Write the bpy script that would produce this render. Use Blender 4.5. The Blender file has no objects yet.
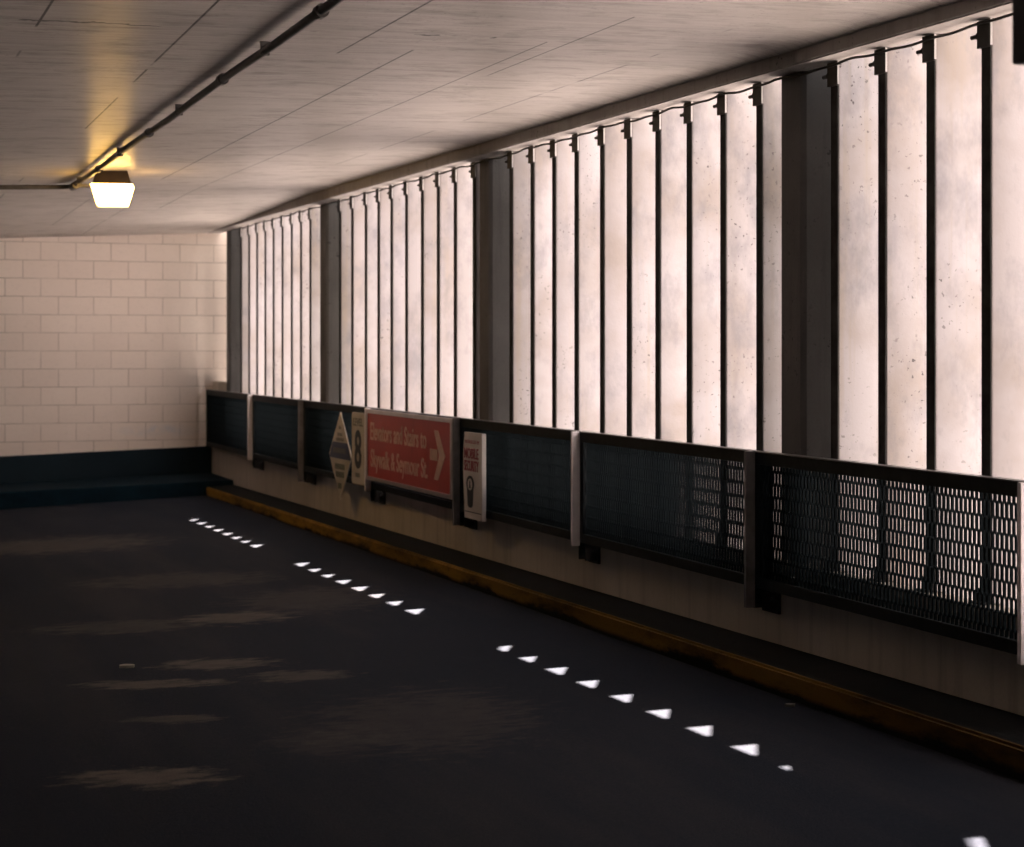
import bpy, bmesh, math, random
from mathutils import Vector, Matrix
random.seed(7)
sc = bpy.context.scene
COL = sc.collection

# ------------------------------------------------------------------ survey of the place
F = 2000.0            # focal length for a 1024 wide frame
H = 1.58              # eye height
TH = math.atan(0.356) # the aisle runs this far to the left of the view axis
CT, ST, TT = math.cos(TH), math.sin(TH), math.tan(TH)
YV = 353.0            # eye level
# world: X across towards the open facade, Y along the aisle, Z up

def along(x, l):
    """distance along the aisle of something seen in column x that stands at offset l"""
    return l * (F / (CT * CT * (x + 200.0)) - TT)
def height(x, y, l):
    s = along(x, l)
    return H - (y - YV) * (s * CT + l * ST) / F
def on_level(x, y, z):
    zc = F * (H - z) / (y - YV)
    xx = (x - 512.0) * zc / F
    return (xx * CT + zc * ST, -xx * ST + zc * CT)

S_BACK = 23.8
def floor_z(s, l):
    return -.03 + .045 * (min(max(s, 0), 22.5) / 22.5) * (l - 4.33)
def soffit_z(s):
    return 2.978 + .0016 * s
def ceil_z(s, l):
    drop = .085 + .002 * s
    if s > 18.5: drop *= max(0.0, 1 - (s - 18.5) / (S_BACK - 18.5)) ** .8
    t = .044 * min(max(s, 0), S_BACK) / S_BACK
    return soffit_z(s) + drop + t * (min(l, 4.6) - 4.6)
def rail_z(s): return 1.069 + .0045 * (s - 6.8)
def pbot_z(s): return .385 + .0055 * (s - 7.13)
def parapet_z(s): return .515 + .0045 * (s - 6.8)

# ------------------------------------------------------------------ helpers
class MB:
    def __init__(self): self.v = []; self.f = []
    def hexa(self, p):      # 8 points: bottom ring then top ring
        n = len(self.v); self.v += [tuple(q) for q in p]
        for q in ((0,3,2,1),(4,5,6,7),(0,1,5,4),(1,2,6,5),(2,3,7,6),(3,0,4,7)):
            self.f.append(tuple(n+i for i in q))
    def box(self, x0, x1, y0, y1, z0, z1):
        self.hexa([(x0,y0,z0),(x1,y0,z0),(x1,y1,z0),(x0,y1,z0),(x0,y0,z1),(x1,y0,z1),(x1,y1,z1),(x0,y1,z1)])
    def prism(self, poly, fn, a, b):
        """2-d polygon swept from a to b through fn(u, v, w)"""
        n = len(self.v); m = len(poly)
        self.v += [fn(u, v, a) for u, v in poly] + [fn(u, v, b) for u, v in poly]
        self.f.append(tuple(n+i for i in range(m))[::-1]); self.f.append(tuple(n+m+i for i in range(m)))
        for i in range(m):
            j = (i+1) % m
            self.f.append((n+i, n+j, n+m+j, n+m+i))
    def tube(self, pts, r, seg=10, cap=True):
        pts = [Vector(p) for p in pts]; rings = []
        for i, p in enumerate(pts):
            d = (pts[min(i+1, len(pts)-1)] - pts[max(i-1, 0)]).normalized()
            up = Vector((0,0,1)) if abs(d.z) < .9 else Vector((1,0,0))
            a = d.cross(up).normalized(); b = d.cross(a)
            n = len(self.v); rings.append(n)
            self.v += [tuple(p + r*(math.cos(t)*a + math.sin(t)*b)) for t in (2*math.pi*k/seg for k in range(seg))]
        for n, m in zip(rings, rings[1:]):
            for k in range(seg):
                j = (k+1) % seg
                self.f.append((n+k, n+j, m+j, m+k))
        if cap:
            self.f.append(tuple(rings[0]+k for k in range(seg))[::-1]); self.f.append(tuple(rings[-1]+k for k in range(seg)))
    def build(self, name, mat, parent=None, bevel=0, smooth=False):
        me = bpy.data.meshes.new(name)
        off = Vector((0,0,0))
        if parent is not None:
            q = parent
            while q is not None: off += Vector(q.location); q = q.parent
        me.from_pydata([tuple(Vector(p) - off) for p in self.v], [], self.f)
        bm = bmesh.new(); bm.from_mesh(me); bmesh.ops.recalc_face_normals(bm, faces=bm.faces)
        if bevel:
            bmesh.ops.bevel(bm, geom=[e for e in bm.edges if e.calc_face_angle(0) > .6], offset=bevel, segments=2, affect='EDGES', profile=.6)
        bm.to_mesh(me); bm.free()
        if smooth:
            for p in me.polygons: p.use_smooth = True
        me.materials.append(mat)
        o = bpy.data.objects.new(name, me); COL.objects.link(o)
        if parent is not None: o.parent = parent
        return o

def thing(name, label, cat, loc, group=None):
    o = bpy.data.objects.new(name, None); COL.objects.link(o)
    o.empty_display_size = .1; o.location = loc
    return tag(o, label, cat, group)
def tag(o, label, cat, group=None):
    o['label'] = label; o['category'] = cat
    if group: o['group'] = group
    return o
def structure(o, label, cat):
    o['kind'] = 'structure'; o['label'] = label; o['category'] = cat
    return o

# ------------------------------------------------------------------ materials
class N:
    """a small shader graph writer"""
    def __init__(self, name):
        self.m = bpy.data.materials.new(name); self.m.use_nodes = True
        self.t = self.m.node_tree; self.b = self.t.nodes['Principled BSDF']
    def n(self, kind, **kw):
        nd = self.t.nodes.new(kind)
        for k, v in kw.items(): setattr(nd, k, v)
        return nd
    def link(self, a, b): self.t.links.new(a, b)
    def put(self, sock, v):
        if isinstance(v, bpy.types.NodeSocket): self.link(v, sock)
        else: sock.default_value = v
    def math(self, op, a, b=0.0, c=None, clamp=False):
        nd = self.n('ShaderNodeMath', operation=op, use_clamp=clamp)
        self.put(nd.inputs[0], a); self.put(nd.inputs[1], b)
        if c is not None: self.put(nd.inputs[2], c)
        return nd.outputs[0]
    def mix(self, f, a, b, blend='MIX'):
        nd = self.n('ShaderNodeMix', data_type='RGBA', blend_type=blend)
        self.put(nd.inputs[0], f)
        for i, v in ((6, a), (7, b)): self.put(nd.inputs[i], v if isinstance(v, bpy.types.NodeSocket) else (*v[:3], 1))
        return nd.outputs[2]
    def coord(self, scale=(1,1,1), loc=(0,0,0), which='Object', rnd=False):
        tc = self.n('ShaderNodeTexCoord'); mp = self.n('ShaderNodeMapping')
        mp.inputs['Scale'].default_value = scale; mp.inputs['Location'].default_value = loc
        src = tc.outputs[which]
        if rnd:
            oi = self.n('ShaderNodeObjectInfo'); vm = self.n('ShaderNodeVectorMath', operation='MULTIPLY_ADD')
            cb = self.n('ShaderNodeCombineXYZ'); self.put(cb.inputs[0], oi.outputs['Random']); self.put(cb.inputs[1], oi.outputs['Random']); self.put(cb.inputs[2], oi.outputs['Random'])
            self.link(cb.outputs[0], vm.inputs[0]); vm.inputs[1].default_value = (71, 53, 37); self.link(src, vm.inputs[2]); src = vm.outputs[0]
        self.link(src, mp.inputs[0]); return mp.outputs[0]
    def noise(self, vec, scale=5, detail=4, rough=.55, lo=.4, hi=.6):
        nd = self.n('ShaderNodeTexNoise'); self.link(vec, nd.inputs['Vector'])
        nd.inputs['Scale'].default_value = scale; nd.inputs['Detail'].default_value = detail; nd.inputs['Roughness'].default_value = rough
        mr = self.n('ShaderNodeMapRange'); self.link(nd.outputs['Fac'], mr.inputs[0])
        mr.inputs[1].default_value = lo; mr.inputs[2].default_value = hi
        return mr.outputs[0]
    def bump(self, h, strength=.3, dist=.01):
        nd = self.n('ShaderNodeBump'); self.link(h, nd.inputs['Height'])
        nd.inputs['Strength'].default_value = strength; nd.inputs['Distance'].default_value = dist
        self.link(nd.outputs[0], self.b.inputs['Normal'])
    def done(self, color=None, rough=.6, metal=0, spec=.5):
        if color is not None:
            self.put(self.b.inputs['Base Color'], color if isinstance(color, bpy.types.NodeSocket) else (*color[:3], 1))
        self.put(self.b.inputs['Roughness'], rough); self.b.inputs['Metallic'].default_value = metal
        self.b.inputs['Specular IOR Level'].default_value = spec
        return self.m
    def sep(self, vec):
        nd = self.n('ShaderNodeSeparateXYZ'); self.link(vec, nd.inputs[0]); return nd.outputs

def plain(name, color, rough=.5, metal=0, var=.25, scale=14, spec=.5, bump=.1):
    g = N(name); nz = g.noise(g.coord(rnd=True), scale, 5, .6, .3, .7)
    c = g.mix(nz, tuple(k*(1-var) for k in color), tuple(min(1, k*(1+var)) for k in color))
    if bump: g.bump(nz, bump, .002)
    return g.done(c, rough, metal, spec)

# --- ceiling: board-marked painted concrete
g = N('ceiling_concrete')
P = g.coord(); X, Y, Z = g.sep(P)
big = g.noise(P, .55, 4, .6, .3, .7)
blot = g.noise(g.coord((1, 2.2, 1)), 3.4, 6, .7, .5, .72)
streak = g.noise(g.coord((.8, 4.5, 1)), 2.2, 6, .65, .35, .66)
streak2 = g.noise(g.coord((.35, 14, 1)), 1.6, 5, .6, .42, .62)
pit = g.noise(g.coord((1.5, 2.5, 1)), 22, 3, .7, .62, .7)
pitm = g.math('MULTIPLY', pit, g.noise(P, 1.3, 3, .6, .44, .58))
c = g.mix(big, (.275, .25, .228), (.45, .413, .378))
c = g.mix(g.math('MULTIPLY', streak, .5), c, (.27, .247, .235))
c = g.mix(g.math('MULTIPLY', blot, .5), c, (.16, .147, .14))
c = g.mix(g.math('MULTIPLY', streak2, .22), c, (.6, .55, .52))
c = g.mix(g.math('MULTIPLY', pitm, .9), c, (.07, .065, .065))
# joints between the shutter boards, showing only in places
def seam(l, w, s0, s1, drift, broken):
    d = g.math('ABSOLUTE', g.math('SUBTRACT', g.math('ADD', X, g.math('MULTIPLY', Y, drift)), l))
    a = g.math('LESS_THAN', d, w)
    b = g.math('MULTIPLY', g.math('GREATER_THAN', Y, s0), g.math('LESS_THAN', Y, s1))
    k = g.math('MULTIPLY', a, b)
    nz = g.noise(g.coord((.01, .9, 1), (l*7, l*3, 0)), 1.4, 3, .5, broken-.02, broken+.02)
    return g.math('MULTIPLY', k, nz)
tot = None
for l, w, s0, s1, dr, br in ((1.46, .006, 7, 13.2, -.022, .46), (.9, .006, 3, 14, -.01, .5), (2.72, .006, 9.4, 17.2, -.012, .22), (3.33, .005, 9.0, 20.5, -.006, .34),
                         (4.08, .005, 8.4, 16, 0, .46), (2.5, .006, 8, 9.6, 0, .4), (3.5, .005, 8.2, 10.6, 0, .4), (1.75, .006, 17, 23.6, 0, .45), (2.6, .005, 18.5, 22.3, 0, .3), (3.1, .005, 20.2, 23.6, 0, .4), (.3, .006, 2, 20, 0, .5)):
    k = seam(l, w, s0, s1, dr, br); tot = k if tot is None else g.math('MAXIMUM', tot, k)
# a ragged pour joint across the ceiling
py = g.math('ADD', Y, g.noise(g.coord((1,1,1)), 3.0, 4, .7, 0, 4))
jd = g.math('ABSOLUTE', g.math('SUBTRACT', py, 8.95 + .125))
tot = g.math('MAXIMUM', tot, g.math('MULTIPLY', g.math('MULTIPLY', g.math('LESS_THAN', jd, .012), g.math('MULTIPLY', g.math('GREATER_THAN', X, .9), g.math('LESS_THAN', X, 3.1))), g.noise(P, 2.6, 3, .6, .49, .52)))
c = g.mix(g.math('MULTIPLY', tot, .95), c, (.02, .018, .018))
hgt = g.math('SUBTRACT', g.math('ADD', g.math('MULTIPLY', g.math('ADD', streak, blot), .7), g.math('MULTIPLY', g.noise(g.coord((1, 6, 1)), 9, 4, .6, .2, .8), .5)), g.math('ADD', tot, pitm))
g.bump(hgt, .3, .006)
M_CEIL = g.done(c, g.math('ADD', .34, g.math('MULTIPLY', blot, .2)), 0, .22)

def concrete(name, a, b, dark, rough=.8, streaks=True, speck=.0, rnd=True, scale=1.0, bump=.25):
    g = N(name); P = g.coord(rnd=rnd)
    c = g.mix(g.noise(P, 1.8*scale, 5, .6, .3, .7), a, b)
    if streaks:
        c = g.mix(g.math('MULTIPLY', g.noise(g.coord((6, 6, .45), rnd=rnd), 2.0*scale, 5, .65, .5, .74), .55), c, dark)
    fine = g.noise(P, 60*scale, 3, .7, .3, .7)
    c = g.mix(g.math('MULTIPLY', fine, .14), c, dark)
    if speck:
        sp = g.math('MULTIPLY', g.noise(P, 34, 2, .6, .63, .68), g.noise(P, 2.4, 3, .6, .5, .64))
        c = g.mix(g.math('MULTIPLY', sp, speck), c, (.03, .028, .026))
    g.bump(fine, bump, .003)
    return g.done(c, rough, 0, .35)
M_BEAM = concrete('beam_concrete', (.28, .255, .24), (.37, .34, .315), (.18, .165, .155), rnd=False, speck=.7)
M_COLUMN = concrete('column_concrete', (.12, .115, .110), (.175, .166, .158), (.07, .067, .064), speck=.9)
M_PARAPET = concrete('parapet_concrete', (.52, .455, .38), (.66, .59, .50), (.30, .255, .21), rnd=False)
M_KERBTOP = None

# --- fins: pale precast concrete, weathered differently from one to the next
g = N('fin_concrete'); P = g.coord(rnd=True)
oi = g.n('ShaderNodeObjectInfo'); R = oi.outputs['Random']
R2 = g.math('FRACT', g.math('MULTIPLY', R, 17.31))
c = g.mix(R, (.285, .265, .266), (.35, .331, .333))
c = g.mix(g.math('MULTIPLY', g.noise(P, 1.3, 5, .6, .42, .64), .75), c, (.225, .195, .172))
c = g.mix(g.math('MULTIPLY', g.math('MULTIPLY', g.noise(g.coord((8, 8, .35), rnd=True), 1.7, 4, .6, .52, .7), R2), .55), c, (.265, .22, .16))
c = g.mix(g.math('MULTIPLY', g.noise(g.coord((1, 1, .6), rnd=True), 3.3, 5, .7, .5, .7), .62), c, (.14, .14, .156))
sp = g.math('MULTIPLY', g.noise(P, 42, 2, .6, .64, .69), g.math('MULTIPLY', g.noise(P, 1.6, 3, .6, .45, .62), g.math('GREATER_THAN', R2, .2)))
c = g.mix(g.math('MULTIPLY', sp, .9), c, (.07, .065, .065))
g.bump(g.noise(P, 50, 3, .7, .3, .7), .15, .003)
M_FIN = g.done(c, .85, 0, .3)

# --- asphalt floor with dusty worn patches
g = N('floor_asphalt'); P = g.coord(); X, Y, Z = g.sep(P)
grit = g.noise(P, 90, 3, .7, .3, .7)
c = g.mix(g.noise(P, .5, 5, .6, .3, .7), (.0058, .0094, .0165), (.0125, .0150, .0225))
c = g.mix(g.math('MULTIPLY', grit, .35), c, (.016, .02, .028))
tyre = g.noise(g.coord((1.3, .16, 1), (3, 0, 0)), 1.5, 5, .6, .47, .7)
c = g.mix(g.math('MULTIPLY', tyre, .30), c, (.045, .041, .040))
def patch(px, py, rx, ry, amt, col, seed):
    """a dusty scrape on the slab, centred on a surveyed spot"""
    global c
    l, s = on_level(px, py, 0.0)
    for _ in range(3): l, s = on_level(px, py, floor_z(s, l))
    zc = l*ST + s*CT
    a = rx*zc/F; b = ry*zc*zc/(F*H)
    dx = g.math('SUBTRACT', X, l); dy = g.math('SUBTRACT', Y, s)
    u = g.math('DIVIDE', g.math('SUBTRACT', g.math('MULTIPLY', dx, CT), g.math('MULTIPLY', dy, ST)), a)
    v = g.math('DIVIDE', g.math('ADD', g.math('MULTIPLY', dx, ST), g.math('MULTIPLY', dy, CT)), b)
    r = g.math('SQRT', g.math('ADD', g.math('MULTIPLY', u, u), g.math('MULTIPLY', v, v)))
    wob = g.noise(g.coord((2.2, 4.0, 1), (seed, seed*2, 0)), 3.2, 5, .65, .25, .75)
    k = g.math('MULTIPLY', g.math('SUBTRACT', g.math('ADD', 1.0, g.math('MULTIPLY', g.math('SUBTRACT', wob, .5), 1.0)), r), 2.2, clamp=True)
    k = g.math('MULTIPLY', g.math('MULTIPLY', k, g.math('ADD', .45, g.math('MULTIPLY', wob, .55))), amt)
    c = g.mix(k, c, col)
DUST = (.21, .17, .13)
for i, q in enumerate(((150, 777, 88, 11, .62), (150, 684, 90, 5, .5), (215, 664, 70, 6, .5), (300, 676, 60, 6, .35), (235, 618, 62, 7, .42), (120, 627, 90, 8, .22),
                      (170, 719, 56, 4, .3), (60, 545, 120, 9, .25), (180, 580, 110, 8, .18), (310, 600, 90, 14, .16), (420, 720, 130, 34, .15), (330, 740, 70, 14, .1))):
    patch(*q, DUST, i*3.7)
g.bump(grit, .5, .004)
M_FLOOR = g.done(c, g.math('ADD', .7, g.math('MULTIPLY', grit, .2)), 0, .06)

# --- back wall: painted block with a navy dado
g = N('painted_block'); P = g.coord(); X, Y, Z = g.sep(P)
br = g.n('ShaderNodeTexBrick'); br.offset = .5; br.offset_frequency = 2
cb = g.n('ShaderNodeCombineXYZ')
wob = g.math('MULTIPLY', g.noise(P, 6, 3, .6, 0, 1), .008)
g.put(cb.inputs[0], g.math('ADD', X, 40*.406 - 3.049)); g.put(cb.inputs[1], g.math('ADD', g.math('ADD', Z, 15*.2115 - 2.666), wob))
g.link(cb.outputs[0], br.inputs['Vector'])
for k, v in (('Scale', 1), ('Mortar Size', .006), ('Mortar Smooth', .5), ('Bias', 0), ('Brick Width', .406), ('Row Height', .2115)): br.inputs[k].default_value = v
br.inputs['Color1'].default_value = (.82, .71, .62, 1); br.inputs['Color2'].default_value = (.87, .765, .67, 1); br.inputs['Mortar'].default_value = (.40, .32, .25, 1)
c = br.outputs['Color']
c = g.mix(g.noise(P, .8, 4, .6, .3, .75), c, g.mix(.5, c, (.76, .64, .55)))
mort = br.outputs['Fac']
hide = g.noise(P, 1.5, 3, .6, .45, .6)
c = g.mix(g.math('MULTIPLY', g.math('MULTIPLY', mort, hide), .45), c, (.83, .72, .63))
c = g.mix(g.math('MULTIPLY', g.noise(g.coord((3, 1, 9)), 8, 3, .6, .55, .75), .2), c, (.40, .34, .28))
# whitish rubbed-out smear low on the wall
du = g.math('DIVIDE', g.math('SUBTRACT', X, 4.03), .48); dv = g.math('DIVIDE', g.math('SUBTRACT', Z, .66), .085)
sm = g.math('SUBTRACT', 1.15, g.math('SQRT', g.math('ADD', g.math('MULTIPLY', du, du), g.math('MULTIPLY', dv, dv))), clamp=True)
c = g.mix(g.math('MULTIPLY', g.math('MULTIPLY', sm, g.noise(P, 7, 4, .6, .3, .6)), .75), c, (.62, .63, .66))
edge = g.math('ADD', .30, g.math('MULTIPLY', X, .034))
dado = g.math('LESS_THAN', g.math('ADD', Z, g.math('MULTIPLY', wob, .8)), g.math('ADD', edge, .012))
NAVY = (.0026, .0115, .0185)
c = g.mix(dado, c, g.mix(g.noise(P, 3, 4, .6, .3, .7), NAVY, (.004, .0155, .024)))
g.bump(g.math('SUBTRACT', g.noise(P, 70, 3, .7, .3, .7), g.math('MULTIPLY', mort, 1.4)), .35, .005)
M_BLOCK = g.done(c, g.math('ADD', .55, g.math('MULTIPLY', dado, .2)), 0, .25)
M_NAVY = plain('navy_paint', NAVY, .8, 0, .3, 8, spec=.08)
M_PLASTER = concrete('side_wall_concrete', (.12, .12, .125), (.15, .15, .155), (.08, .08, .085), rnd=False)

# --- kerb: dark concrete, worn yellow nosing
g = N('kerb_paint'); P = g.coord(); X, Y, Z = g.sep(P)
base = g.mix(g.noise(P, 5, 5, .65, .3, .7), (.006, .0075, .0085), (.011, .012, .012))
front = g.math('LESS_THAN', X, 4.352)
wear = g.noise(g.coord((1, .5, 2.2)), 2.6, 6, .7, .38, .56)
fade = g.noise(g.coord((1, .22, 1), (0, 1.3, 0)), 1.5, 3, .5, .3, .6)
top = g.math('ADD', g.math('MULTIPLY', Y, -.002), .108)
band = g.math('MULTIPLY', g.math('SUBTRACT', Z, g.math('SUBTRACT', top, g.math('ADD', .075, g.math('MULTIPLY', wear, .03)))), 40, clamp=True)
near = g.math('ADD', .4, g.math('MULTIPLY', g.math('MULTIPLY', g.math('SUBTRACT', Y, 7.0), .2, clamp=True), .6))
front = g.math('MULTIPLY', front, g.math('MULTIPLY', band, near))
yel = g.math('MULTIPLY', g.math('MULTIPLY', front, g.math('ADD', .3, g.math('MULTIPLY', wear, .6))), g.math('ADD', .35, g.math('MULTIPLY', fade, .65)))
c = g.mix(yel, base, (.40, .215, .035))
g.bump(g.noise(P, 45, 3, .7, .3, .7), .4, .004)
M_KERB = g.done(c, .8, 0, .06)

M_IRON = plain('dark_painted_steel', (.010, .0145, .0165), .6, 0, .35, 20, spec=.15)
M_MESH = plain('dark_expanded_steel', (.007, .0105, .012), .85, .0, .3, 30, spec=.04, bump=0)
M_POSTDULL = plain('grey_steel_flat', (.19, .175, .175), .45, 0, .3, 9)
M_POSTBRIGHT = plain('pale_painted_steel', (.9, .84, .84), .35, 0, .08, 9, bump=.03)
M_RUST = plain('blackened_clip_steel', (.022, .020, .019), .6, .2, .5, 25)
M_EDGESHADE = plain('fin_edge_shade', (.030, .029, .028), .8, 0, .6, 12, spec=.2)  # near-black stands in for shade on the fins' unlit inner edges
M_LITSIDE = plain('bracket_lit_side', (.5, .48, .46), .5, 0, .15, 20)  # paler steel for the bracket's lit side, light put into the colour
M_RAILTOP = plain('worn_rail_edge', (.12, .115, .115), .35, .5, .3, 10)
M_PIPE = plain('weathered_conduit', (.10, .095, .09), .45, .5, .3, 12)
M_HOUSING = plain('bronze_housing', (.05, .034, .022), .4, .3, .3, 12)
M_SIGNBOX = plain('hanging_board_navy', (.010, .014, .020), .5, 0, .2, 6)
M_GROUND = concrete('pavement', (.30, .28, .26), (.36, .34, .32), (.24, .22, .2), rnd=False, streaks=False)
M_RED = None
g = N('sign_red'); P = g.coord()
c = g.mix(g.noise(P, 3, 4, .6, .3, .7), (.42, .030, .018), (.50, .045, .028))
c = g.mix(g.math('MULTIPLY', g.noise(g.coord((1, 3, .8), rnd=True), 2.2, 5, .7, .55, .75), .45), c, (.14, .018, .016))
M_RED = g.done(c, .38, 0, .5)
M_SIGNTXT = plain('sign_lettering_cream', (.68, .46, .37), .5, 0, .2, 9)
M_ALU = plain('sign_edge_aluminium', (.62, .55, .53), .3, .7, .12, 9)
M_CREAM = plain('sign_face_cream', (.52, .46, .37), .45, 0, .14, 5)
M_WHITE = plain('sign_face_white', (.66, .60, .56), .4, 0, .1, 5)
M_BLUE = plain('sign_blue', (.020, .030, .085), .45, 0, .25, 8)
M_INK = plain('sign_ink', (.012, .014, .022), .5, 0, .2, 8)
M_MAROON = plain('sign_maroon', (.33, .035, .055), .45, 0, .2, 8)
M_GREEN = plain('sign_green_ink', (.05, .075, .04), .5, 0, .3, 8)
M_OLIVE = plain('sign_grey_ink', (.15, .145, .11), .5, 0, .3, 8)
g = N('lamp_diffuser')
g.b.inputs['Emission Color'].default_value = (1.0, .56, .13, 1)
g.b.inputs['Emission Strength'].default_value = 22.0
M_GLOW = g.done((.8, .75, .65), .3, 0, .5)

# ------------------------------------------------------------------ room shell
def sheet(name, fn, ls, ss, thick, mat):
    b = MB(); nl, ns = len(ls), len(ss)
    b.v = [(l, s, fn(s, l)) for l in ls for s in ss] + [(l, s, fn(s, l) + thick) for l in ls for s in ss]
    K = nl*ns
    for i in range(nl-1):
        for j in range(ns-1):
            q = (i*ns+j, (i+1)*ns+j, (i+1)*ns+j+1, i*ns+j+1)
            b.f += [q, tuple(K+k for k in q[::-1])]
    for i in range(nl-1):
        for j in (0, ns-1): q = (i*ns+j, (i+1)*ns+j, K+(i+1)*ns+j, K+i*ns+j); b.f.append(q)
    for j in range(ns-1):
        for i in (0, nl-1): q = (i*ns+j, i*ns+j+1, K+i*ns+j+1, K+i*ns+j); b.f.append(q)
    return b.build(name, mat)
LW, SF = -7.0, -7.0
ss = [SF + (S_BACK-SF)*k/60 for k in range(61)]
ls = [LW + (4.65-LW)*k/12 for k in range(13)]
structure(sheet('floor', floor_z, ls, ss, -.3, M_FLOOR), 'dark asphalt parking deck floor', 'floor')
ls2 = [LW, -4, -1, 1, 2, 3, 3.6, 4.2, 4.45, 4.54, 4.585, 4.62]
def ceil_cove(s, l):            # the slab turns down into the edge beam through a small fillet
    z = ceil_z(s, l); d = ceil_z(s, 4.6) - soffit_z(s)
    if l > 4.45: z -= min(d, .06) * ((l-4.45)/.17)**2.2 * .8
    return z
ce = sheet('ceiling', ceil_cove, ls2, ss, .5, M_CEIL)
for p in ce.data.polygons: p.use_smooth = abs(p.normal.z) > .5
structure(ce, 'board marked concrete parking deck ceiling', 'ceiling')
b = MB(); b.box(LW-.3, 5.5, S_BACK, S_BACK+.25, -.8, 3.6)
structure(b.build('wall_back', M_BLOCK), 'cream painted block wall with navy lower band', 'wall')
b = MB(); b.box(LW-.3, LW, SF-.3, S_BACK, -1.0, 3.6)
structure(b.build('wall_left', M_PLASTER), 'concrete side wall of the parking deck', 'wall')
b = MB(); b.box(LW, 4.6, SF-.3, SF, -1.0, 3.6)
structure(b.build('wall_front', M_PLASTER), 'concrete end wall behind the viewer', 'wall')
def strip(b, s0, s1, l0, l1, zb, zt, n=12):
    for k in range(n):
        a, e = s0+(s1-s0)*k/n, s0+(s1-s0)*(k+1)/n
        b.hexa([(l0,a,zb(a)),(l1,a,zb(a)),(l1,e,zb(e)),(l0,e,zb(e)),(l0,a,zt(a)),(l1,a,zt(a)),(l1,e,zt(e)),(l0,e,zt(e))])
def merged(b, name, mat, parent=None, bevel=0):     # segments of one long extrusion welded into one solid
    o = b.build(name, mat, parent)
    bm = bmesh.new(); bm.from_mesh(o.data); bmesh.ops.remove_doubles(bm, verts=bm.verts, dist=1e-4)
    seen = {}
    for f in bm.faces: seen.setdefault(tuple(sorted(v.index for v in f.verts)), []).append(f)
    dup = [f for q in seen.values() if len(q) > 1 for f in q]
    bmesh.ops.delete(bm, geom=dup, context='FACES_ONLY'); bmesh.ops.recalc_face_normals(bm, faces=bm.faces)
    if bevel: bmesh.ops.bevel(bm, geom=[e for e in bm.edges if e.calc_face_angle(0) > .6], offset=bevel, segments=2, affect='EDGES')
    bm.to_mesh(o.data); bm.free(); return o
S_NEAR = 3.4
b = MB(); strip(b, S_NEAR, S_BACK, 4.65, 4.755, lambda s: -1.0, parapet_z)
structure(merged(b, 'wall_right', M_PARAPET, bevel=.006), 'low concrete parapet under the mesh railing', 'wall')
b = MB(); b.box(4.65, 4.9, SF-.3, S_NEAR, -1.0, 3.6)  # added out of view instead of more fins, keeps the near end dark
structure(b.build('wall_side_blocker', M_PLASTER), 'unseen solid wall added past the open bays to cut daylight', 'wall')
b = MB(); strip(b, SF, S_BACK, 4.59, 4.76, soffit_z, lambda s: 3.6, 24)
structure(merged(b, 'ceiling_beam', M_BEAM, bevel=.008), 'shallow concrete edge beam above the fins', 'beam')
b = MB()
zk = lambda l: .122 + .031 * (l - 4.17)
b.hexa([(LW,22.5,-.9),(4.65,22.5,-.9),(4.65,S_BACK,-.9),(LW,S_BACK,-.9),(LW,22.5,zk(LW)),(4.65,22.5,zk(4.65)),(4.65,S_BACK,zk(4.65)+.01),(LW,S_BACK,zk(LW)+.01)])
structure(b.build('baseboard_back', M_NAVY, bevel=.02), 'navy painted base kerb of the block wall', 'baseboard')
b = MB(); b.box(5.6, 60, -40, 80, -7.2, -7.0)
structure(b.build('street_ground', M_GROUND), 'paved ground outside, a few floors below', 'ground')
b = MB()
kf, kb = (lambda y: .108-.002*y), (lambda y: .135-.0022*y)
for k in range(16):
    a, e = SF+(22.49-SF)*k/16, SF+(22.49-SF)*(k+1)/16
    b.hexa([(4.33,a,-.2),(4.65,a,-.2),(4.65,e,-.2),(4.33,e,-.2),(4.33,a,kf(a)),(4.65,a,kb(a)),(4.65,e,kb(e)),(4.33,e,kf(e))])
k = merged(b, 'concrete_kerb', M_KERB, bevel=.012)
structure(k, 'low concrete kerb with worn yellow front edge along the parapet', 'kerb')

# ------------------------------------------------------------------ columns
LB = 4.76
COLS = [(23.2, 23.4, 4.745, 22.49, 'dark narrow concrete pier beside the block wall corner'),
        (18.53, 18.79, 4.72, 18.07, 'dark concrete column rising behind the diamond sign'),
        (13.74, 13.99, 4.72, 13.31, 'dark concrete column rising behind the white security sign'),
        (8.93, 9.18, 4.72, 8.64, 'widest dark concrete column, between the two nearest rows of fins'),
        (4.05, 4.30, 4.72, 0, 'dark concrete column nearest the viewer, past the last fin')]
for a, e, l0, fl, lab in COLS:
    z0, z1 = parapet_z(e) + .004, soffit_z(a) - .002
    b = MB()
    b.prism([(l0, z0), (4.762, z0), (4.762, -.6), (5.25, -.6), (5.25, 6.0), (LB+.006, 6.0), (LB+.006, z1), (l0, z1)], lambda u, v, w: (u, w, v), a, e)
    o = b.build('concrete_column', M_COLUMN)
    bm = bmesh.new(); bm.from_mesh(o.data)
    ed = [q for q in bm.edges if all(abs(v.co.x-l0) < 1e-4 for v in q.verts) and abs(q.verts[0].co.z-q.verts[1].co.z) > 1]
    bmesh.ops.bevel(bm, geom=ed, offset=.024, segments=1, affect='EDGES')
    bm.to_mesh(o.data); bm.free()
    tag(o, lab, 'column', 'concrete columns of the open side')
    if fl:                      # shallow outer leaf that closes the pocket next to the column
        b = MB(); b.box(5.03, 5.09, fl+.004, a-.002, -.6, 6.0)
        leaf = b.build('outer_leaf', M_COLUMN, o)

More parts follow.
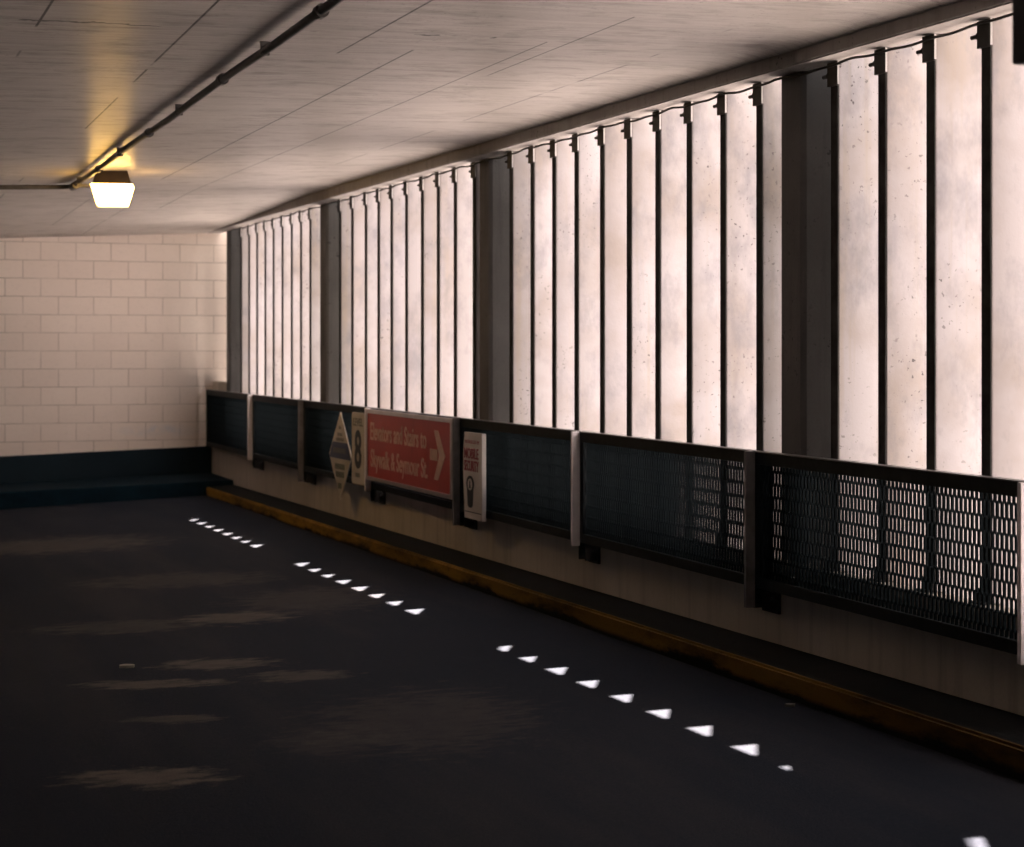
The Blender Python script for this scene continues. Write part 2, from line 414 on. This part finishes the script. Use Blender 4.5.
# ------------------------------------------------------------------ fins
LI, LO, TK = 4.72, 4.985, .0745
ORD = ['first', 'second', 'third', 'fourth', 'fifth', 'sixth', 'seventh', 'eighth', 'ninth', 'tenth', 'eleventh']
DEPTH = {0: .185, 1: .20, 2: .225, 3: .29}  # depth varied per bay to steer sunlight, shallow far fins brighten the back wall
def fin_positions():
    out = []
    far = [along(x, LI) for x in (242.0, 250.0, 258.0, 266.2, 274.5, 283.4, 292.8, 302.0, 311.5)]
    out.append(('the narrow pier by the block wall', far))
    out.append(('the column behind the diamond sign', [along(x, LI) for x in (341.4, 353.6, 367.3, 380, 393.2, 408, 424, 440, 457, 476.3)]))
    out.append(('the column behind the security sign', [along(x, LI) for x in (513.4, 534.7, 556.6, 579, 605, 632, 661, 692.6, 726.6, 763)]))
    near = [along(x, LI) for x in (839, 887, 936, 992)]
    p = (near[0]-near[3])/3
    near += [near[3]-p*k for k in range(1, 7)]
    out.append(('the widest column', near))
    return out
for nb, (bay, pos) in enumerate(fin_positions()):
    LO = LI + DEPTH[nb]
    for i, s in enumerate(pos):
        r = random.uniform
        root = thing('concrete_fin', f'{ORD[i]} upright pale concrete fin right of {bay}', 'fin', (LI, s+TK/2, parapet_z(s)+.004), 'upright concrete fins along the open side')
        zt = soffit_z(s) - .004; zb = parapet_z(s+TK) + .006
        b = MB(); j0, j1 = r(-.004, .004), r(-.004, .004)
        b.prism([(LI, zb), (4.762, zb), (4.762, -.6), (LO, -.6), (LO, zt+.085), (LB+.004, zt+.085), (LB+.004, zt), (LI, zt)],
                lambda u, v, w: (u, s + w + j0 + (j1-j0)*(v-zb)/(zt-zb), v), 0, TK)
        b.build('slab', M_FIN, root, bevel=.006)
        b = MB(); b.box(LI-.005, LI-.0005, s+.003+max(j0, 0), s+TK-.003+min(j0, 0), zb, zt-.116); b.build('edge_shade', M_EDGESHADE, root)  # dark strip paints shade along the inner edge
        b = MB(); h = .115
        b.box(LI-.014, LI-.007, s-.006, s+TK+.018, zt-h, zt)
        b.box(LI-.007, LI+.03, s+TK+.010, s+TK+.018, zt-h, zt)
        br_ = b.build('bracket', M_RUST, root)
        b = MB(); b.box(LI-.014, LI-.005, s-.011, s-.007, zt-h+.004, zt); b.build('side_plate', M_LITSIDE, br_)
        b = MB(); b.tube([(LI-.002, s+TK+.018, zt-.06), (LI-.002, s+TK+.075, zt-.06)], .010, 8)
        b.tube([(LI-.002, s+TK+.018, zt-.06), (LI-.002, s+TK+.030, zt-.06)], .016, 6)
        b.build('bolt', M_RUST, br_)
        b = MB()
        b.box(LI-.010, LI-.002, s+.01, s+TK+.03, zb, zb+.06); b.box(LI-.04, LI-.002, s+.01, s+TK+.03, zb-.004, zb+.006)
        b.build('foot_clip', M_RUST, root)

# ------------------------------------------------------------------ mesh railing
SP = 2.405
POSTS = {-2: 4.30, -1: 6.70, 0: 9.107, 1: 11.515, 2: 13.897, 3: 16.313, 4: 18.71, 5: 21.0, 6: 23.4}
def post_s(k): return POSTS[k]
POSTLAB = {-2: 'grey steel railing post out of sight nearest the viewer', -1: 'pale painted railing post at the right edge, right of the nearest mesh panel',
    0: 'dull grey railing post left of the nearest mesh panel', 1: 'pale painted railing post halfway along, right of the security sign panel',
    2: 'dull grey railing post between the red sign and the security sign', 3: 'pale painted railing post at the left edge of the red sign',
    4: 'dull grey railing post left of the diamond sign', 5: 'pale painted railing post nearest the block wall'}
for k in range(-1, 6):
    s = post_s(k); zt = rail_z(s) + .004; zb = pbot_z(s) - .10
    root = thing('railing_post', POSTLAB[k], 'railing post', (4.6, s, zb), 'railing posts along the parapet')
    m = M_POSTBRIGHT if k % 2 else M_POSTDULL
    b = MB(); zf = pbot_z(s)-.02 if k % 2 else zb
    b.box(4.489, 4.540, s-.013, s+.013, zf, zt); b.build('upright', m, root, bevel=.002)
    b = MB(); b.box(4.541, 4.640, s-.009, s+.009, zb+.02, zt-.01); b.build('web', M_IRON, root)
    b = MB(); b.box(4.632, 4.648, s-.085, s+.085, zb-.03, zb+.08)
    b.box(4.56, 4.632, s-.06, s-.048, zb-.01, zb+.08); b.box(4.56, 4.632, s+.048, s+.06, zb-.01, zb+.08)
    pl = b.build('base_bracket', M_RUST, root)
    for sx in (-1, 1):
        b = MB(); b.tube([(4.648, s+sx*.072, zb+.045), (4.598, s+sx*.072, zb+.045)], .011, 6)
        b.tube([(4.632, s+sx*.072, zb+.045), (4.614, s+sx*.072, zb+.045)], .020, 6)
        b.build('anchor_bolt', M_RUST, pl)

PANLAB = {-1: 'nearest mesh railing panel, with pale fins showing through it', 0: 'mesh railing panel second from the right, streaked with light',
    1: 'mesh railing panel the white security sign hangs on', 2: 'mesh railing panel almost hidden behind the red sign', 3: 'mesh railing panel carrying the diamond sign and the figure eight',
    4: 'plain dark mesh railing panel second from the block wall', 5: 'farthest mesh railing panel against the block wall'}
SWD, LWD = .0335, .1335
def mesh_panel(k):
    s0, s1 = post_s(k)+.014, post_s(k+1)-.014
    if k == 5: s1 = S_BACK-.22
    sm = (s0+s1)/2
    root = thing('mesh_railing_panel', PANLAB[k], 'railing panel', (4.55, sm, pbot_z(sm)), 'expanded mesh railing panels')
    def lin(f): return lambda s: f(s0)+(f(s1)-f(s0))*(s-s0)/(s1-s0)
    zt, zb = lin(rail_z), lin(pbot_z)
    def bar(name, a, e, f0, f1, l0=4.541, l1=4.585, mat=M_IRON):
        b = MB(); strip(b, a, e, l0, l1, f0, f1, 1); return b.build(name, mat, root, bevel=.003)
    bar('top_rail', s0, s1, lambda s: zt(s)-.06, lambda s: zt(s)-.0)
    bar('rail_cap', s0, s1, lambda s: zt(s)+.0005, lambda s: zt(s)+.006, 4.536, 4.590, M_RAILTOP)
    bar('bottom_rail', s0, s1, zb, lambda s: zb(s)+.055)
    bar('stile', s0, s0+.05, lambda s: zb(s)+.055, lambda s: zt(s)-.06)
    bar('stile', s1-.05, s1, lambda s: zb(s)+.055, lambda s: zt(s)-.06)
    a, e = s0+.05, s1-.05
    b = MB(); nc = int((e-a)/SWD*2)
    z_lo = lambda s: zb(s)+.055
    z_hi = lambda s: zt(s)-.06
    hh = z_hi(sm)-z_lo(sm); nr = int(round(hh/(LWD/2))); rh = hh/nr
    W, D = .0027, .0051; L = 4.564
    def node(i, r): return a + i*SWD/2, z_lo(a + i*SWD/2) + r*rh
    for r in range(nr):
        for i in range(nc):
            up = (i + r) % 2 == 0
            (p, z0), (q, z1) = (node(i, r), node(i+1, r+1)) if up else (node(i+1, r), node(i, r+1))
            g_ = W if up else -W        # two strands run side by side at each bond
            p += g_; q -= g_; dz = z1-z0
            for (u0, v0), (u1, v1) in (((p, z0), (p, z0+.36*dz)), ((p, z0+.36*dz), (q, z0+.64*dz)), ((q, z0+.64*dz), (q, z1))):
                b.hexa([(L-D,u0-W,v0),(L+D,u0-W,v0),(L+D,u0+W,v0),(L-D,u0+W,v0),(L-D,u1-W,v1),(L+D,u1-W,v1),(L+D,u1+W,v1),(L-D,u1+W,v1)])
    b.build('expanded_mesh', M_MESH, root)
for k in range(-1, 6): mesh_panel(k)

# ------------------------------------------------------------------ signs
def text_mesh(body, mat, parent, fn, u0, u1, v0, v1, w0, w1, name='lettering', weight=.0, cap=None):
    cu = bpy.data.curves.new('t', 'FONT'); cu.body = body; cu.size = 1; cu.extrude = .5; cu.offset = weight; cu.resolution_u = 4
    tmp = bpy.data.objects.new('t', cu); COL.objects.link(tmp)
    me = bpy.data.meshes.new_from_object(tmp)
    bpy.data.objects.remove(tmp)
    xs = [v.co.x for v in me.vertices]; x0, x1 = min(xs), max(xs)
    capy = (0.0, .69) if cap is None else cap
    off = Vector(parent.location)
    b = MB()
    for v in me.vertices:
        u = u0 + (v.co.x-x0)/(x1-x0)*(u1-u0); vv = v0 + (v.co.y-capy[0])/(capy[1]-capy[0])*(v1-v0)
        w = w0 if v.co.z < 0 else w1
        b.v.append(fn(u, vv, w))
    b.f = [tuple(p.vertices) for p in me.polygons]
    bpy.data.meshes.remove(me)
    return b.build(name, mat, parent)
def frame_fn(l, s_left, z_bot, shear=0.0):
    return lambda u, v, w: (l - w, s_left - u, z_bot + v + shear*u)

# red direction sign
LS = 4.505
sl, sr = 16.27, 13.93
fn = frame_fn(LS, sl, .527, -.004)
Wd, Hd = sl-sr, .572
root = thing('direction_sign', 'wide red sign with white lettering and arrow on the mesh railing', 'sign', (LS, (sl+sr)/2, .527))
b = MB(); b.prism([(0,0),(Wd,0),(Wd,Hd),(0,Hd)], fn, -.006, .010); b.build('sign_face', M_RED, root)
b = MB(); t = .022
for q in ([(-.01,-.01),(Wd+.01,-.01),(Wd+.01,t),(-.01,t)], [(-.01,Hd-t),(Wd+.01,Hd-t),(Wd+.01,Hd+.01),(-.01,Hd+.01)], [(-.01,t),(t+.01,t),(t+.01,Hd-t),(-.01,Hd-t)], [(Wd-t-.01,t),(Wd+.01,t),(Wd+.01,Hd-t),(Wd-t-.01,Hd-t)]):
    b.prism(q, fn, -.006, .018)
b.build('sign_border', M_ALU, root)
text_mesh('Elevators and Stairs to', M_SIGNTXT, root, fn, .12, 1.70, .58*Hd, .83*Hd, .010, .013, weight=.012)
text_mesh('Skywalk & Seymour St.', M_SIGNTXT, root, fn, .13, 1.73, .19*Hd, .44*Hd, .010, .013, weight=.012)
b = MB()
def A(u, v): return (u, v*Hd)
b.prism([A(1.80,.59),A(1.80,.44),A(1.985,.44),A(1.985,.59)], fn, .010, .0135)
b.prism([A(1.90,.84),A(2.00,.84),A(2.175,.515),A(2.03,.515)], fn, .010, .0135)
b.prism([A(1.90,.19),A(2.03,.515),A(2.175,.515),A(2.00,.19)], fn, .010, .0135)
b.build('arrow', M_SIGNTXT, root)

# diamond sign
LS = 4.505; sc_, zc_ = 17.17, .675; hd = .385
fn = frame_fn(LS, sc_, zc_)
root = thing('diamond_sign', 'cream diamond shaped notice with blue band on the mesh railing', 'sign', (LS, sc_, zc_-hd))
b = MB(); b.prism([(-hd,0),(0,-hd),(hd,0),(0,hd)], fn, -.004, .006); b.build('sign_face', M_CREAM, root)
b = MB(); b.prism([(-hd+.02,-.02),(-hd+.03,-.03),(hd-.03,-.03),(hd-.02,-.02),(hd-.135,.115),(-hd+.135,.115)], fn, .006, .009); b.build('band', M_BLUE, root)
for name, mat, rows in (('small_print', M_OLIVE, ((.245,.04,.03),(.185,.09,.028),(.14,.14,.03))), ('printed_lines', M_GREEN, ((-.10,.17,.05),(-.17,.15,.05),(-.27,.06,.05)))):
    b = MB()
    for v, hw, hh in rows:
        n = max(2, int(hw*2/.055)); 
        for q in range(n):
            u0 = -hw + 2*hw*q/n; u1 = u0 + 2*hw/n*.72
            b.prism([(u0,v-hh/2),(u1,v-hh/2),(u1,v+hh/2),(u0,v+hh/2)], fn, .006, .0075)
    b.build(name, mat, root)
b = MB()
for q in range(7):
    u0 = -.22 + .063*q; b.prism([(u0,.02),(u0+.042,.02),(u0+.042,.065),(u0,.065)], fn, .009, .0105)
b.build('band_print', M_OLIVE, root)

# number plate 8
sl, sr, zb_, hh = 16.77, 16.36, .455, .615
fn = frame_fn(LS, sl, zb_); Wd = sl-sr
root = thing('level_sign', 'narrow cream plate with a dark figure eight beside the diamond sign', 'sign', (LS, (sl+sr)/2, zb_))
b = MB(); b.prism([(0,.02),(.02,0),(Wd-.02,0),(Wd,.02),(Wd,hh-.02),(Wd-.02,hh),(.02,hh),(0,hh-.02)], fn, -.004, .006); b.build('sign_face', M_CREAM, root)
text_mesh('LEVEL', M_OLIVE, root, fn, .05, Wd-.05, hh*.815, hh*.92, .006, .0085, weight=.02)
text_mesh('8', M_INK, root, fn, .10, Wd-.10, hh*.24, hh*.745, .006, .009, name='numeral', weight=.02)
b = MB(); b.prism([(.12,hh*.1),(.26,hh*.1),(.26,hh*.16),(.12,hh*.16)], fn, .006, .008); b.build('small_print', M_OLIVE, root)

# security sign
sl, sr, zb_, hh = 13.655, 13.235, .402, .612
fn = frame_fn(4.500, sl, zb_); Wd = sl-sr
root = thing('security_sign', 'narrow white plate with maroon lettering and black keyhole emblem', 'sign', (4.500, (sl+sr)/2, zb_))
b = MB(); b.prism([(.03,0),(Wd,0),(Wd,hh),(.03,hh),(0,hh*.74),(0,hh*.55)], fn, -.020, .012); b.build('sign_face', M_WHITE, root, bevel=.003)
text_mesh('PATROLLED BY', M_MAROON, root, fn, .05, Wd-.05, hh*.875, hh*.915, .012, .014, name='small_print')
for q, (word, v0, v1) in enumerate((('MOBILE', .70, .82), ('SECURITY', .555, .675))):
    text_mesh(word, M_MAROON, root, fn, .03, Wd-.07, hh*v0, hh*v1, .012, .0145, weight=.012)
pts = []
cu, cv, ru, rv = .165, hh*.405, .085, hh*.095
for q in range(25):
    a = math.radians(-35 + 250*q/24); pts.append((cu+ru*math.cos(a), cv+rv*math.sin(a)))
pts += [(cu-.055, hh*.16), (cu-.03, hh*.13), (cu+.03, hh*.13), (cu+.055, hh*.16)]
b = MB(); b.prism(pts, fn, .012, .0145); b.build('emblem', M_INK, root)
def ring(cu, cv, ru, rv, n=20): return [(cu+ru*math.cos(2*math.pi*q/n), cv+rv*math.sin(2*math.pi*q/n)) for q in range(n)]
b = MB(); b.prism(ring(cu, cv-.004, .05, hh*.068), fn, .0145, .0155); e_ = b.build('emblem_disc', M_WHITE, root)
b = MB(); b.prism(ring(cu, cv+.012, .012, hh*.022), fn, .0155, .0165); b.prism([(cu-.02,cv-.03),(cu+.02,cv-.03),(cu+.008,cv+.01),(cu-.008,cv+.01)], fn, .0155, .0165); b.build('emblem_mark', M_INK, root)
b = MB(); b.prism([(.04,hh*.075),(Wd-.01,hh*.075),(Wd-.01,hh*.085),(.04,hh*.085)], fn, .012, .0135); b.build('rule', M_INK, root)

# ------------------------------------------------------------------ ceiling lamp, conduit, hanging board, stub
ll, ls_ = 2.40, 16.45
zc = ceil_z(ls_, ll)
root = thing('ceiling_lamp', 'lit square ceiling lamp with dark metal hood', 'lamp', (ll, ls_, zc))
ang = -TH*.55
def rot(x, y): return (ll + x*math.cos(ang) - y*math.sin(ang), ls_ + x*math.sin(ang) + y*math.cos(ang))
def frustum(b, w0, w1, z0, z1):
    p = []
    for w, z in ((w0, z0), (w1, z1)):
        for x, y in ((-w,-w),(w,-w),(w,w),(-w,w)): p.append((*rot(x, y), z))
    b.hexa(p)
b = MB(); frustum(b, .154, .125, zc-.105, zc+.0); b.build('housing', M_HOUSING, root, bevel=.006)
b = MB(); frustum(b, .122, .170, zc-.275, zc-.108); b.build('diffuser', M_GLOW, root, bevel=.012)
b = MB(); frustum(b, .157, .157, zc-.112, zc-.100); b.build('rim', M_HOUSING, root, bevel=.003)

root = thing('electrical_conduit', 'thin dark conduit running along the ceiling towards the lamp', 'conduit', (2.1, 10, 3.0))
def cl(s): return 2.05 + .15*(s-8)/9.4
def cz(s, l): return ceil_z(s, l) - .036
pA, pB = (2.06, 1.0), (2.20, 17.45)
pts = []
for k in range(24):
    t = k/23; s = -6.5 + (17.4+6.5)*t; l = cl(s)
    pts.append((l, s, cz(s, l) - .012*math.sin(s*.9)**2))
for k in range(1, 7):
    a = math.radians(90*k/6); l = 2.20 - .14*(1-math.cos(a)); s = 17.4 + .14*math.sin(a); pts.append((l, s, cz(s, l)))
for k in range(1, 11):
    l = 2.06 - (2.06+6.95)*k/10; pts.append((l, 17.54, cz(17.54, l)))
b = MB(); b.tube(pts, .021, 10); b.build('pipe', M_PIPE, root, smooth=True)
for s in (3.0, 6.2, 8.15, 10.4, 13.0, 15.6):
    l = cl(s)
    b = MB(); z = cz(s, l); b.tube([(l, s-.03, z-.012*math.sin(s*.9)**2), (l, s+.03, z-.012*math.sin(s*.9)**2)], .031, 10); b.build('coupling', M_PIPE, root)
for s in (4.6, 9.3, 11.8, 14.4, 16.9):
    l = cl(s); z = cz(s, l)
    b = MB(); b.box(l-.024, l+.024, s-.010, s+.010, ceil_z(s, l)-.006, ceil_z(s, l)-.001); b.box(l-.021, l+.021, s-.012, s+.012, z-.03, ceil_z(s, l)-.006); b.build('strap', M_PIPE, root)
b = MB(); z = cz(17.3, 2.2); b.tube([(2.2, 17.15, z-.01), (2.2, 17.42, z-.01)], .034, 10); b.box(2.185, 2.40, 17.26, 17.30, z-.02, z+.01); b.build('junction_box', M_PIPE, root)

root = thing('hanging_board', 'dark board hanging from the ceiling at the top right corner', 'board', (3.5, 4.35, 2.31))
b = MB(); b.box(2.925, 4.25, 4.30, 4.40, 2.318, 2.80); b.build('board', M_SIGNBOX, root, bevel=.008)
for l in (3.1, 4.0):
    b = MB(); b.tube([(l, 4.35, 2.79), (l, 4.35, ceil_z(4.35, l)-.002)], .012, 8); b.build('hanger_rod', M_IRON, root)

b = MB(); b.box(4.66, 4.785, S_BACK-.34, S_BACK-.01, parapet_z(S_BACK)+.004, 1.245)
tag(b.build('concrete_stub', M_PARAPET, bevel=.02), 'stubby concrete block on the parapet end against the block wall', 'block')

pts = []
for k in range(300):
    s = 5.0 + (23.1-5.0)*k/299
    pts.append((4.694, s, soffit_z(s) - .013 - .012*abs(math.sin(s*3.5 + 1.2*math.sin(s*1.3))) - .006*math.sin(s*9)**2))
b = MB(); b.tube(pts, .0065, 6)
tag(b.build('cable', M_RUST, smooth=True), 'thin dark cable sagging along the beam above the fins', 'cable')

# a few flakes of rubble on the deck
for px, py, r, lab in ((127, 667, .035, 'pale flake of rubble left of the dusty streaks on the floor'), (790, 707, .016, 'small pale chip of rubble near the yellow kerb')):
    l, s = on_level(px, py, 0); z = floor_z(s, l)
    l, s = on_level(px, py, z); z = floor_z(s, l)
    b = MB(); n = 7
    b.prism([(r*1.6*math.cos(2*math.pi*q/n)*random.uniform(.7,1.1), r*math.sin(2*math.pi*q/n)*random.uniform(.7,1.1)) for q in range(n)], lambda u, v, w: (l+u, s+v, z+w), .0, .014)
    tag(b.build('rubble_flake', M_OLIVE, bevel=.002), lab, 'rubble')

# ------------------------------------------------------------------ light
sun = bpy.data.lights.new('sun', 'SUN'); sun.energy = 88; sun.angle = .0093; sun.color = (1.0, .87, .82)
so = bpy.data.objects.new('sun', sun); COL.objects.link(so)
v = Vector((1.0, 2.0, 2.658)).normalized()
so.rotation_euler = v.to_track_quat('Z', 'Y').to_euler(); so.location = (30, 30, 40)
w = bpy.data.worlds.new('sky'); sc.world = w; w.use_nodes = True
bg = w.node_tree.nodes['Background']; bg.inputs[0].default_value = (.93, .94, 1.0, 1); bg.inputs[1].default_value = 1.3

cam = bpy.data.cameras.new('camera'); co = bpy.data.objects.new('camera', cam); COL.objects.link(co)
cam.sensor_width = 36; cam.sensor_fit = 'HORIZONTAL'; cam.lens = F/1024*36
cam.shift_y = -(423.5-YV)/1024
co.location = (0, 0, H); co.rotation_euler = (math.pi/2, 0, -TH)
cam.dof.use_dof = True; cam.dof.focus_distance = 9.5; cam.dof.aperture_fstop = 4.0
cam.clip_end = 300
sc.camera = co
sc.view_settings.view_transform = 'Standard'; sc.view_settings.look = 'None'
sc.view_settings.gamma = 1; sc.view_settings.exposure = 0.26; sc.view_settings.use_curve_mapping = False
sc.cycles.max_bounces = 14; sc.cycles.diffuse_bounces = 8; sc.cycles.glossy_bounces = 4
sc.cycles.sample_clamp_indirect = 12
